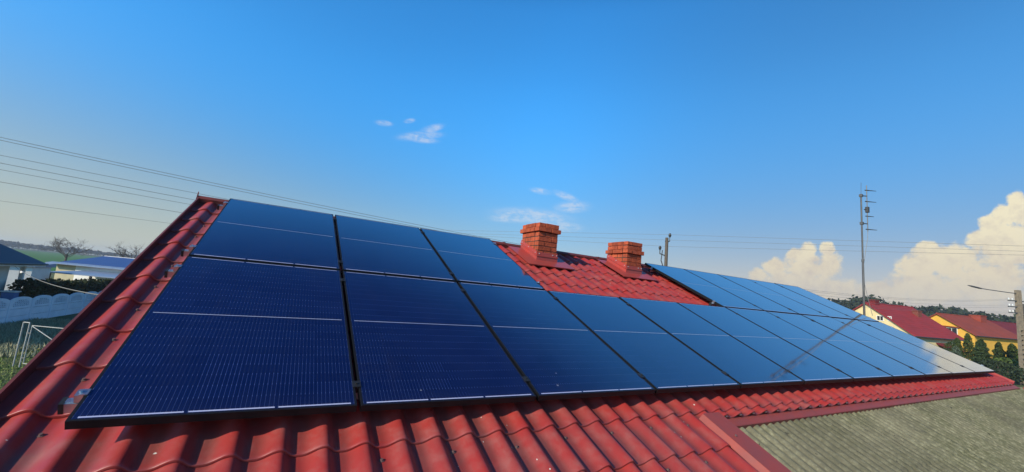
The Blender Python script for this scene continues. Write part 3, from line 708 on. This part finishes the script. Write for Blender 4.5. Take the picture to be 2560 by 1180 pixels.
# ------------------------------------------------------------------ vegetation builders
def leaf(mb, c, s, r_):
    a = Vector((r_.gauss(0,1), r_.gauss(0,1), r_.gauss(0,1))).normalized(); b_ = a.orthogonal().normalized(); d = a.cross(b_)
    t = r_.uniform(0, 6.28); e1 = b_*math.cos(t)+d*math.sin(t); e2 = a.cross(e1)
    c = Vector(c); k = r_.uniform(.6, 1.3)*s
    mb.face([c-e1*k, c-e2*k*.55, c+e1*k, c+e2*k*.55])
def crown_tree(name, x, y, h, rad, prof, mm, label, cat, group, n=1600, leafs=0.13, seed=1, base=0.0, lean=0.0):
    r_ = random.Random(seed); root = empty(name, (x, y, GZ)); tag(root, label, cat, group)
    mb = MB(); lumps = [(r_.uniform(0,6.28), r_.uniform(0,1), r_.uniform(-.28,.30)) for _ in range(16)]
    for _ in range(n):
        t = r_.random()**0.85; ang = r_.uniform(0, 6.28); rr = prof(t)*rad
        for (la, lt, lv) in lumps:
            da = abs((ang-la+math.pi) % (2*math.pi)-math.pi)
            rr *= 1+lv*math.exp(-(da/0.5)**2-((t-lt)/0.12)**2)
        q_ = r_.random()**0.35
        leaf(mb, (math.cos(ang)*rr*q_+lean*t*h, math.sin(ang)*rr*q_, base+t*(h-base)), leafs, r_)
    mb.build('crown', mm, root)
    tb = MB(); tb.tube([(0,0,0),(lean*.4*h,0,h*.45),(lean*.85*h,0,h*.85)], [0.05*rad+0.05,0.03*rad+.03,0.02], 7); tb.build('trunk', M['bark'], root)
    return root
def thuja_p(t): return min(1, .72+t*.9)*max(0, 1-t)**.5*(0.93+0.12*math.sin(t*29))+.02
def spruce_p(t): return (1-t)**0.85*(0.82+0.22*math.sin(t*44))+0.03
def round_p(t): return math.sqrt(max(0, 1-(2*t-1)**2))*0.98+0.05
GT = 'garden conifers in front of the yellow houses'
crown_tree('shrub', 77.6, 16.6, 3.2, 1.0, round_p, M['thuja'], 'rounded dark green shrub at the near corner of the wine red house', 'shrub', GT, 1400, .10, 11)
crown_tree('spruce', 68.4, 14.1, 2.9, 1.2, spruce_p, M['bluespruce'], 'grey green spruce just above the far end of the panels', 'spruce', GT, 1500, .13, 12)
crown_tree('thuja', 75.1, 14.65, 4.45, 0.72, thuja_p, M['thuja'], 'slender tall thuja standing highest before the yellow gable', 'thuja', GT, 3000, .09, 13)
crown_tree('thuja', 74.4, 15.4, 3.75, 0.85, thuja_p, M['thuja'], 'broad thuja left of the slender tall one', 'thuja', GT, 3000, .10, 14)
crown_tree('thuja', 75.9, 13.85, 3.75, 0.9, thuja_p, M['thuja'], 'broad thuja right of the slender tall one', 'thuja', GT, 3000, .10, 15)
crown_tree('spruce', 67.7, 11.95, 3.95, 1.75, spruce_p, M['spruce'], 'wide dark spruce with a pointed top between the thujas', 'spruce', GT, 5200, .10, 16)
crown_tree('thuja', 75.3, 12.2, 3.75, 0.85, thuja_p, M['thuja'], 'leftmost thuja of the tall dark row beside the lamp post', 'thuja', GT, 3000, .10, 17)
crown_tree('thuja', 76.3, 11.4, 3.7, 0.9, thuja_p, M['thuja'], 'middle thuja of the tall dark row beside the lamp post', 'thuja', GT, 3000, .10, 18)
crown_tree('thuja', 77.2, 10.5, 4.1, 0.95, thuja_p, M['thuja'], 'thuja of the dark row half hidden by the lamp post', 'thuja', GT, 3000, .10, 19)
crown_tree('thuja', 71.1, 9.85, 3.4, 0.75, thuja_p, M['thujabright'], 'lighter green narrow thuja close behind the lamp post', 'thuja', GT, 1300, .11, 20)
crown_tree('bush', 63.6, 10.1, 2.0, 1.9, round_p, M['bush'], 'low round dark bush beyond the far corner of the panels', 'bush', GT, 1700, .13, 21)
crown_tree('bush', 66.8, 13.2, 1.5, 1.6, round_p, M['bush'], 'low dark bush behind the end of the panels, under the grey green spruce', 'bush', GT, 1200, .13, 22)
crown_tree('bush', 69.5, 10.6, 2.2, 1.5, round_p, M['thujabright'], 'pale green low bush behind the round dark bush', 'bush', GT, 1300, .12, 23)

# far pine wood on the right, distant wood on the left: one mass each
def far_wood(name, az0, az1, r0, r1, h0, h1, n, per, leafs, mm, label, seed, ground=0.0):
    r_ = random.Random(seed); mb = MB()
    for _ in range(n):
        a = R_(r_.uniform(az0, az1)); d = r_.uniform(r0, r1); x, y = d*math.cos(a), d*math.sin(a)
        h = r_.uniform(h0, h1)*(1+0.12*math.sin(a*23)+0.08*math.sin(a*61)); cr = h*r_.uniform(.16,.26)
        low = r_.uniform(.30, .5)
        k = len(mb.v); mb.tube([(x,y,GZ),(x,y,GZ+h*.9)], [h*.015, h*.006], 4, cap=False)
        for _ in range(per):
            t = r_.random(); w_ = cr*(math.sqrt(max(0,1-(2*t-1)**2))*.9+.15); an = r_.uniform(0,6.28); q_ = r_.random()**.5
            leaf(mb, (x+math.cos(an)*w_*q_, y+math.sin(an)*w_*q_, GZ+h*(low+(1-low)*t)), leafs*h, r_)
    o = mb.build(name, mm); tag(o, label, 'wood', kind='stuff'); return o
far_wood('pine_wood', -4, 33, 235, 300, 12.0, 15.5, 520, 46, 0.075, M['pine'], 'dark pine wood along the horizon behind the red roofed houses', 31)
far_wood('distant_wood', 92, 128, 800, 1150, 7.5, 9.5, 1500, 14, 0.22, M['farwood'], 'hazy wood on the horizon beyond the green field', 32)

# bare trees
def bare_tree(x, y, h, label, seed, spread=0.55):
    r_ = random.Random(seed); root = empty('bare_tree', (x, y, GZ)); tag(root, label, 'tree', 'bare trees beyond the blue roof')
    tb = MB(); br = MB(); hh = h*.42
    tb.tube([(0,0,0),(.05*h*.1,0,hh*.6),(0,.02*h,hh)], [h*.030, h*.024, h*.020], 7)
    def grow(p, d, ln, r, lev):
        pts = [p]; q_ = p.copy(); dd = d.copy()
        for i in range(3):
            dd = (dd+Vector((r_.gauss(0,.14), r_.gauss(0,.14), r_.gauss(.02,.10)))).normalized(); q_ = q_+dd*ln/3; pts.append(q_.copy())
        br.tube(pts, [r, r*.85, r*.7, r*.5], 4, cap=False)
        if lev == 0: return
        for i in range(r_.choice((3,3,4))):
            k = r_.uniform(.35, 1.0); pp = p+(pts[-1]-p)*k
            nd = (dd+Vector((r_.gauss(0,spread), r_.gauss(0,spread), r_.gauss(.05,.30)))).normalized()
            grow(pp, nd, ln*r_.uniform(.5,.75), r*.55, lev-1)
    for i in range(6):
        a = i*6.28/6+r_.uniform(-.3,.3); d = Vector((math.cos(a)*.8, math.sin(a)*.8, r_.uniform(.45,1.0))).normalized()
        grow(Vector((0,0,hh*r_.uniform(.75,1))), d, h*.30, h*.009, 4)
    tb.build('trunk', M['bark'], root); br.build('branches', M['bark'], root)
bare_tree(-42.5, 125.5, 9.2, 'bare spreading tree left of the blue roof edge, branches in a wide fan', 41, .60)
bare_tree(-26.1, 104.0, 8.0, 'bare bushy tree just left of the red verge', 42, .45)

# ------------------------------------------------------------------ houses beyond the lamp post
def gable_house(name, A, e, length, half, ez, wallm, roofm, label, over=0.45, chim=(), extra=None):
    """A: ridge end above the near gable, e: ridge direction, ez: eave height"""
    A = Vector(A); e = Vector((e[0],e[1],0)).normalized(); q = Vector((e.y,-e.x,0)); o0 = Vector((A.x,A.y,GZ))
    root = empty(name, o0); tag(root, label, 'house')
    def X(s, t, z): return Vector((0,0,0))+e*s+q*t+Vector((0,0,z-GZ))
    hw = half-over; slope = (A.z-ez)/half
    b = MB(); gw = 0.35
    pr = [(-hw,GZ),(hw,GZ),(hw,A.z-slope*hw-.12),(0,A.z-.12),(-hw,A.z-slope*hw-.12)]
    b.face([X(gw,t,z) for t,z in pr]); b.face([X(length-gw,t,z) for t,z in reversed(pr)])
    for i in range(5):
        a_, c_ = pr[i], pr[(i+1)%5]; b.face([X(length-gw,a_[0],a_[1]),X(length-gw,c_[0],c_[1]),X(gw,c_[0],c_[1]),X(gw,a_[0],a_[1])])
    b.build('wall', wallm, root)
    b = MB(); th = 0.14
    for sg in (1,-1):
        p = [X(0,0,A.z),X(length,0,A.z),X(length,sg*half,ez),X(0,sg*half,ez)]
        b.hexa([v-Vector((0,0,th)) for v in p]+p)
    # lapped courses of the tiles
    for k_ in range(1, 15):
        t_ = half*k_/15
        for sg in (1,-1):
            z_ = A.z-slope*t_
            lo, hi = X(0.02,sg*(t_+.05),z_-slope*.05+.022), X(0.02,sg*(t_-.20),z_+slope*.20+.002)
            d_ = e*(length-.04); pp = [hi, hi+d_, lo+d_, lo]
            b.hexa([v-Vector((0,0,.03)) for v in pp]+pp)
    rf = b.build('roof', roofm, root)
    b = MB(); b.tube([X(-.03,0,A.z+.02),X(length+.03,0,A.z+.02)], 0.10, 8); b.build('ridge_cap', roofm, rf)
    b = MB(); b.tube([X(-.05,half+.06,ez-.08),X(length+.05,half+.06,ez-.08)], 0.07, 8); b.build('gutter', M['darksteel'], root)
    for (s,t,w_,hh,mm) in chim:
        zt = A.z-abs(t)*slope+hh; b = MB()
        p = [X(s-w_/2,t-w_/2,A.z-abs(t)*slope-.6),X(s+w_/2,t-w_/2,A.z-abs(t)*slope-.6),X(s+w_/2,t+w_/2,A.z-abs(t)*slope-.6),X(s-w_/2,t+w_/2,A.z-abs(t)*slope-.6)]
        b.hexa(p+[Vector((v.x,v.y,zt-GZ)) for v in p]); 
        ww = w_/2+.06; p = [X(s-ww,t-ww,zt-.16),X(s+ww,t-ww,zt-.16),X(s+ww,t+ww,zt-.16),X(s-ww,t+ww,zt-.16)]
        b.hexa(p+[v+Vector((0,0,.16-.05)) for v in p])
        b.build('chimney', mm, rf)
    def window(t, z0, w_, h_, wall='gable', s=0):
        f = MB(); g_ = MB(); d = .06
        if wall == 'gable':
            mk = lambda tt, zz, dd: X(gw-dd, tt, zz)
        else:
            mk = lambda tt, zz, dd: X(tt, hw+dd, zz)
        def bar(a0,a1,b0,b1,d0,d1,mb): mb.hexa([mk(a0,b0,d0),mk(a1,b0,d0),mk(a1,b0,d1),mk(a0,b0,d1),mk(a0,b1,d0),mk(a1,b1,d0),mk(a1,b1,d1),mk(a0,b1,d1)])
        bar(t-w_/2,t+w_/2,z0,z0+.08,-.02,d,f); bar(t-w_/2,t+w_/2,z0+h_-.08,z0+h_,-.02,d,f)
        bar(t-w_/2,t-w_/2+.08,z0+.081,z0+h_-.081,-.02,d,f); bar(t+w_/2-.08,t+w_/2,z0+.081,z0+h_-.081,-.02,d,f); bar(t-.03,t+.03,z0+.081,z0+h_-.081,-.02,d-.01,f)
        wf = f.build('window', M['white'], root)
        bar(t-w_/2+.081,t-.031,z0+.082,z0+h_-.082,0,.02,g_); bar(t+.031,t+w_/2-.081,z0+.082,z0+h_-.082,0,.02,g_); g_.build('pane', M['pane'], wf)
    return root, X, window
E1 = (0.966,-0.257)
rt_, X1, win1 = gable_house('wine_red_roofed_house', (76.13,25.13,3.61), E1, 9.8, 6.05, -0.51, M['cream'], M['winered'],
    'cream gabled house with a wine red roof, nearest behind the aerial mast', chim=((1.9,0.0,0.8,0.55,M['darkred']),(7.6,1.8,0.75,0.75,M['chimsmall'])))
win1(1.75, 1.1, 0.9, 0.75); win1(2.95, 1.15, 0.45, 0.7)
b = MB(); hw1 = 5.6
for (s0_, s1_) in ((4.6, 7.2),):
    p = [X1(s0_,hw1,-1.2),X1(s1_,hw1,-1.2),X1(s1_,hw1+2.0,-2.1),X1(s0_,hw1+2.0,-2.1)]; b.hexa([v-Vector((0,0,.1)) for v in p]+p)
    for s_ in (s0_+.15, s1_-.15): b.tube([X1(s_,hw1+1.8,GZ), X1(s_,hw1+1.8,-2.15)], .06, 6)
b.build('porch_roof', M['darkred'], rt_)
win1(8.6, -2.3, 0.5, 0.9, 'long')
rt2, X2, win2 = gable_house('brick_red_roofed_house', (99.77,23.75,3.36), E1, 12.0, 5.0, 0.21, M['yellow'], M['brickred'],
    'bright yellow gabled house with a brick red roof, right of the wine red one', chim=((9.2,0.6,1.5,0.75,M['brickred']),))
win2(1.75, -0.6, 1.5, 1.7)
b = MB(); p = [X2(0.02,-4.4,1.55),X2(0.34,-4.4,1.55),X2(0.34,2.9,1.30),X2(0.02,2.9,1.30)]; b.hexa([v-Vector((0,0,.14)) for v in p]+p); b.build('gable_trim', M['brickred'], rt2)
rt3, X3, win3 = gable_house('dark_red_roofed_house', (146.0,28.0,3.7), E1, 16.0, 6.5, 0.3, M['cream'], M['darkred'],
    'house with a dark red roof, farthest right, partly behind the lamp post')

# ------------------------------------------------------------------ left side: neighbour house, blue roofed building, fence, gate
nh = empty('neighbour_house', (-18.5, 31, GZ)); tag(nh, 'pale house with a dark navy hipped roof at the left edge', 'house')
def np_(mb, name, mm, parent=nh, **kw):
    o = mb.build(name, mm, parent, **kw)
    if parent is nh: o.location = (18.5, -31, -GZ)
    return o
ex0, ex1, ey0, ey1, ezz = -23.3, -13.9, 24.0, 38.3, -0.40; tp = math.tan(R_(33)); hx = (ex1-ex0)/2; zr = ezz+hx*tp
b = MB(); r0 = ((ex0+ex1)/2, ey0+hx, zr); r1 = ((ex0+ex1)/2, ey1-hx, zr)
c = [(ex0,ey0,ezz),(ex1,ey0,ezz),(ex1,ey1,ezz),(ex0,ey1,ezz)]
b.face([c[0],c[1],r0]); b.face([c[1],c[2],r1,r0]); b.face([c[2],c[3],r1]); b.face([c[3],c[0],r0,r1])
np_(b, 'roof', M['navyroof'])
b = MB(); b.box(ex0+.01,ex1-.01,ey0+.01,ey1-.01,ezz-.20,ezz-.012); np_(b, 'fascia', M['white'])
b = MB(); b.tube([(ex1+.06,ey0,ezz-.05),(ex1+.06,ey1,ezz-.05)], .06, 8); np_(b, 'gutter', M['darksteel'])
b = MB(); b.box(ex0+.7,-14.7,ey0+.7,36.1,GZ,ezz-.21); np_(b, 'wall', M['palewall'])
b = MB(); b.box(ex0+.8,-17.0,36.1,37.7,GZ,ezz-.21); np_(b, 'porch_wall', M['greywall'])
b = MB(); b.box(-14.75,-14.55,37.4,37.6,GZ,ezz-.21); np_(b, 'porch_post', M['white'])
bx_ = empty('storage_box', (-14.0, 35.1, GZ)); tag(bx_, 'blue and white plastic box stack at the corner of the pale house', 'box')
b = MB(); b.box(-.3,.3,-.3,.3,0,1.15); b.box(-.28,.28,-.28,.28,1.22,1.78); b.build('box_body', M['bluebox'], bx_, bevel=.02)
b = MB(); b.box(-.34,.34,-.34,.34,1.151,1.219); b.box(-.33,.33,-.33,.33,1.781,1.86); b.build('lid', M['white'], bx_, bevel=.015)

be = Vector((0.878,-0.478,0)); bq = Vector((-0.478,-0.878,0)); BO = Vector((-19.36,54.9,GZ))
bb = empty('blue_roofed_building', BO); tag(bb, 'long white building with a low blue roof behind the dark hedge', 'building')
def BX(s, t, z): return be*s+bq*t+Vector((0,0,z-GZ))
def bhex(b, s0, s1, t0, t1, za, zb, th):      # sloped slab, za at t0, zb at t1
    p = [BX(s0,t0,za),BX(s1,t0,za),BX(s1,t1,zb),BX(s0,t1,zb)]; b.hexa([v-Vector((0,0,th)) for v in p]+p)
b = MB(); bhex(b, 0.5, 22, -4.4, -0.05, .42, -.50, .10); b.build('roof', M['blueroof'], bb)
b = MB()
for k in range(10): bhex(b, -0.2+k*2.2, -0.2+k*2.2+2.16, -0.02, 0.62, -.53, -.66, .07)
b.build('eave_sheets', M['greyroof'], bb)
b = MB(); bhex(b, 0.4, 22.1, -4.55, -4.38, .46, .46, .10); b.build('ridge_strip', M['white'], bb)
b = MB(); b.hexa([BX(2.2,-8.4,GZ),BX(22,-8.4,GZ),BX(22,0.0,GZ),BX(2.2,0.0,GZ),BX(2.2,-8.4,-.75),BX(22,-8.4,-.75),BX(22,0.0,-.75),BX(2.2,0.0,-.75)]); b.build('wall', M['white'], bb)
b = MB(); b.hexa([BX(0.2,-8.0,GZ),BX(2.19,-8.0,GZ),BX(2.19,-0.1,GZ),BX(0.2,-0.1,GZ),BX(0.2,-8.0,-.75),BX(2.19,-8.0,-.75),BX(2.19,-0.1,-.75),BX(0.2,-0.1,-.75)]); b.build('end_wall', M['beige'], bb)
b = MB(); bhex(b, 3.6, 22, 0.02, 3.9, -1.10, -1.36, .08); b.build('lean_to_roof', M['greyroof'], bb)
b = MB()
for s in (3.8, 7.5, 11.2, 15.0): b.hexa([BX(s,3.6,GZ),BX(s+.14,3.6,GZ),BX(s+.14,3.74,GZ),BX(s,3.74,GZ),BX(s,3.6,-1.44),BX(s+.14,3.6,-1.44),BX(s+.14,3.74,-1.44),BX(s,3.74,-1.44)])
b.build('lean_to_posts', M['wood'], bb)
sh = empty('white_shed', (-19.0, 47.5, GZ)); tag(sh, 'small white shed between the navy roof and the blue roofed building', 'shed')
b = MB(); b.box(-1.6,1.6,-1.5,1.5,0,3.05); b.build('wall', M['white'], sh)
b = MB(); b.hexa([(-1.8,-1.7,3.06),(1.8,-1.7,3.06),(1.8,1.7,3.06),(-1.8,1.7,3.06),(-1.8,-1.7,3.16),(1.8,-1.7,3.16),(1.8,1.7,3.40),(-1.8,1.7,3.40)]); b.build('roof', M['greyroof'], sh)
# hedge
r_ = random.Random(5); b = MB()
for _ in range(9000):
    y = r_.uniform(35.4, 48.5); top = -1.55+.10*math.sin(y*2.1)+.07*math.sin(y*5.3)-.012*(y-35)
    z = GZ+(top-GZ)*r_.random()**.6; w_ = 0.55
    leaf(b, (-13.75+.07*(y-36)+r_.uniform(-w_,w_), y, z), 0.13, r_)
hd = empty('hedge', (-13.5, 41, GZ)); tag(hd, 'tall dark clipped hedge behind the precast concrete fence', 'hedge')
b.build('foliage', M['hedge'], hd, loc=(13.5,-41,-GZ))
b = MB()
for k in range(26): b.tube([(-13.75+.07*(35.6+k*.5-36), 35.6+k*.5, GZ), (-13.75+.07*(35.6+k*.5-36), 35.6+k*.5, -2.0)], .03, 5)
b.build('stems', M['bark'], hd, loc=(13.5,-41,-GZ))
# precast fence
fence = empty('concrete_fence', (-13.0, 37, GZ)); tag(fence, 'pale blue grey precast concrete fence with arched pierced panels', 'fence')
fd = Vector((0.075, 1.0, 0)).normalized(); fq = Vector((fd.y,-fd.x,0)); FO = Vector((-13.1,35.4,GZ)) 
def FX(s, d, z): return FO+fd*s+fq*d+Vector((0,0,z))-Vector((-13.0,37,GZ))
pan = None
def fence_panel(s0):
    b = MB(); W_, N = 1.94, 30; e_ = .03
    def top(x): t = (x/W_)*2-1; return 1.34+.26*math.sqrt(max(0,1-t*t*.92))
    # face split round two rows of lattice holes
    for i in range(N):
        x0, x1 = W_*i/N, W_*(i+1)/N
        for (z0, z1) in [(0, .42), (.44, .86), (.88, 1.02)]:
            b.hexa([FX(s0+x0,-e_,z0),FX(s0+x1,-e_,z0),FX(s0+x1,e_,z0),FX(s0+x0,e_,z0),FX(s0+x0,-e_,z1),FX(s0+x1,-e_,z1),FX(s0+x1,e_,z1),FX(s0+x0,e_,z1)])
        t0, t1 = max(1.44, top(x0)), max(1.44, top(x1))
        for (zl, zh0, zh1) in ((1.095,1.125,1.125),(1.20,1.23,1.23),(1.305,1.335,1.335),(1.41,t0,t1)):
            b.hexa([FX(s0+x0,-e_,zl),FX(s0+x1,-e_,zl),FX(s0+x1,e_,zl),FX(s0+x0,e_,zl),FX(s0+x0,-e_,zh0),FX(s0+x1,-e_,zh1),FX(s0+x1,e_,zh1),FX(s0+x0,e_,zh0)])
        for j, (za, zb) in enumerate(((1.021,1.094),(1.126,1.199),(1.231,1.304),(1.336,1.409))):
            xm = abs((x0+x1)/2-W_/2)
            if xm < (.72,.72,.62,.42)[j] and (i+j) % 3: continue
            b.hexa([FX(s0+x0,-e_,za),FX(s0+x1,-e_,za),FX(s0+x1,e_,za),FX(s0+x0,e_,za),FX(s0+x0,-e_,zb),FX(s0+x1,-e_,zb),FX(s0+x1,e_,zb),FX(s0+x0,e_,zb)])
    return b
for k in range(-4, 6):
    fence_panel(k*2.06+.06).build('panel', M['fencecon'], fence)
    b = MB(); b.hexa([FX(k*2.06-.06,-.07,0),FX(k*2.06+.055,-.07,0),FX(k*2.06+.055,.07,0),FX(k*2.06-.06,.07,0),FX(k*2.06-.06,-.07,1.42),FX(k*2.06+.055,-.07,1.42),FX(k*2.06+.055,.07,1.42),FX(k*2.06-.06,.07,1.42)])
    b.build('post', M['fencecon'], fence)
# gate
gt = empty('tube_gate', (-7.8, 21.16, GZ)); tag(gt, 'white painted steel tube gate on two posts in the overgrown yard', 'gate')
gd = Vector((0.87,-0.49,0)); 
b = MB()
for a in (-0.25, 0.0): b.tube([gd*a, gd*a+Vector((0,0,1.70))], .024, 8)
b.tube([gd*-0.25+Vector((0,0,1.70)), Vector((0,0,1.70))], .02, 8); b.build('gate_post', M['gate'], gt)
b = MB(); c0, c1 = gd*0.12, gd*3.0; Z = lambda z: Vector((0,0,z))
for p_, q_ in ((c0+Z(.15),c0+Z(1.6)),(c1+Z(.15),c1+Z(1.6)),(c0+Z(1.6),c1+Z(1.6)),(c0+Z(.15),c1+Z(.15)),(c0+Z(1.58),c1+Z(.18)),((c0+c1)/2+Z(.15),(c0+c1)/2+Z(1.6))): b.tube([p_,q_], .016, 8)
b.build('gate_leaf', M['gate'], gt)
b = MB(); 
for z in (.35, 1.3): b.tube([Z(z), c0+Z(z)], .02, 6)
b.build('hinge', M['darksteel'], gt)
# service cable
b = MB(); A_, B_ = Vector((-14.6,36.1,-0.55)), Vector((-0.32,5.2,0.0)); pts = []
for i in range(31):
    s = i/30; p = A_+(B_-A_)*s; p.z = A_.z+(B_.z-A_.z)*s-1.15*4*s*(1-s)*0.35; pts.append(p)
sc_ = empty('service_cable', A_); tag(sc_, 'slack twisted service cable from the pale house to the red roof', 'cable')
b.tube([p-A_ for p in pts], .013, 6); b.build('cable', M['cable'], sc_)
b = MB(); i_ = 6; d_ = (pts[i_+1]-pts[i_]).normalized(); b.tube([pts[i_]-A_-d_*.5-Z(.03), pts[i_]-A_-Z(.05), pts[i_]-A_+d_*.5-Z(.03)], [.03,.07,.025], 8); b.build('splice_cover', M['white'], sc_)
# grass and weeds
def blades(name, mm, label, n, area, h, seed, wd=.02):
    r_ = random.Random(seed); b = MB()
    for _ in range(n):
        x, y = area(r_); hh = h*r_.uniform(.4,1.2); a = r_.uniform(0,6.28); dx, dy = math.cos(a)*wd, math.sin(a)*wd; lx, ly = r_.gauss(0,hh*.35), r_.gauss(0,hh*.35)
        b.face([(x-dx,y-dy,GZ),(x+dx,y+dy,GZ),(x+lx,y+ly,GZ+hh)])
    tag(b.build(name, mm), label, 'grass', kind='stuff')
def area1(r_):
    y = r_.uniform(9, 30); return (-.45*(y+2.2)+.65+r_.uniform(-3, 5.5), y)
blades('grass', M['blade'], 'short rough green grass in the yard left of the house', 34000, area1, .075, 51, .016)
def area2(r_):
    y = r_.uniform(23, 35.5); return (-13.0+.075*(y-35.4)+abs(r_.gauss(0,1))*3.0+.15, y)
blades('weeds', M['weeds'], 'dark tangled weeds between the gate and the concrete fence', 18000, area2, .26, 52, .028)

# ------------------------------------------------------------------ the air
hb = MB(); hb.box(-1550, 1550, -1550, 1550, GZ-1.0, 18.0)
hm = bpy.data.materials.new('air'); hm.use_nodes = True; hn = hm.node_tree.nodes; hn.clear()
ho = hn.new('ShaderNodeOutputMaterial'); pv = hn.new('ShaderNodeVolumePrincipled')
pv.inputs['Color'].default_value = (0.72, 0.82, 0.95, 1); pv.inputs['Density'].default_value = 0.00042; pv.inputs['Anisotropy'].default_value = 0.2
hm.node_tree.links.new(pv.outputs[0], ho.inputs['Volume'])
tag(hb.build('haze', hm), kind='stuff')
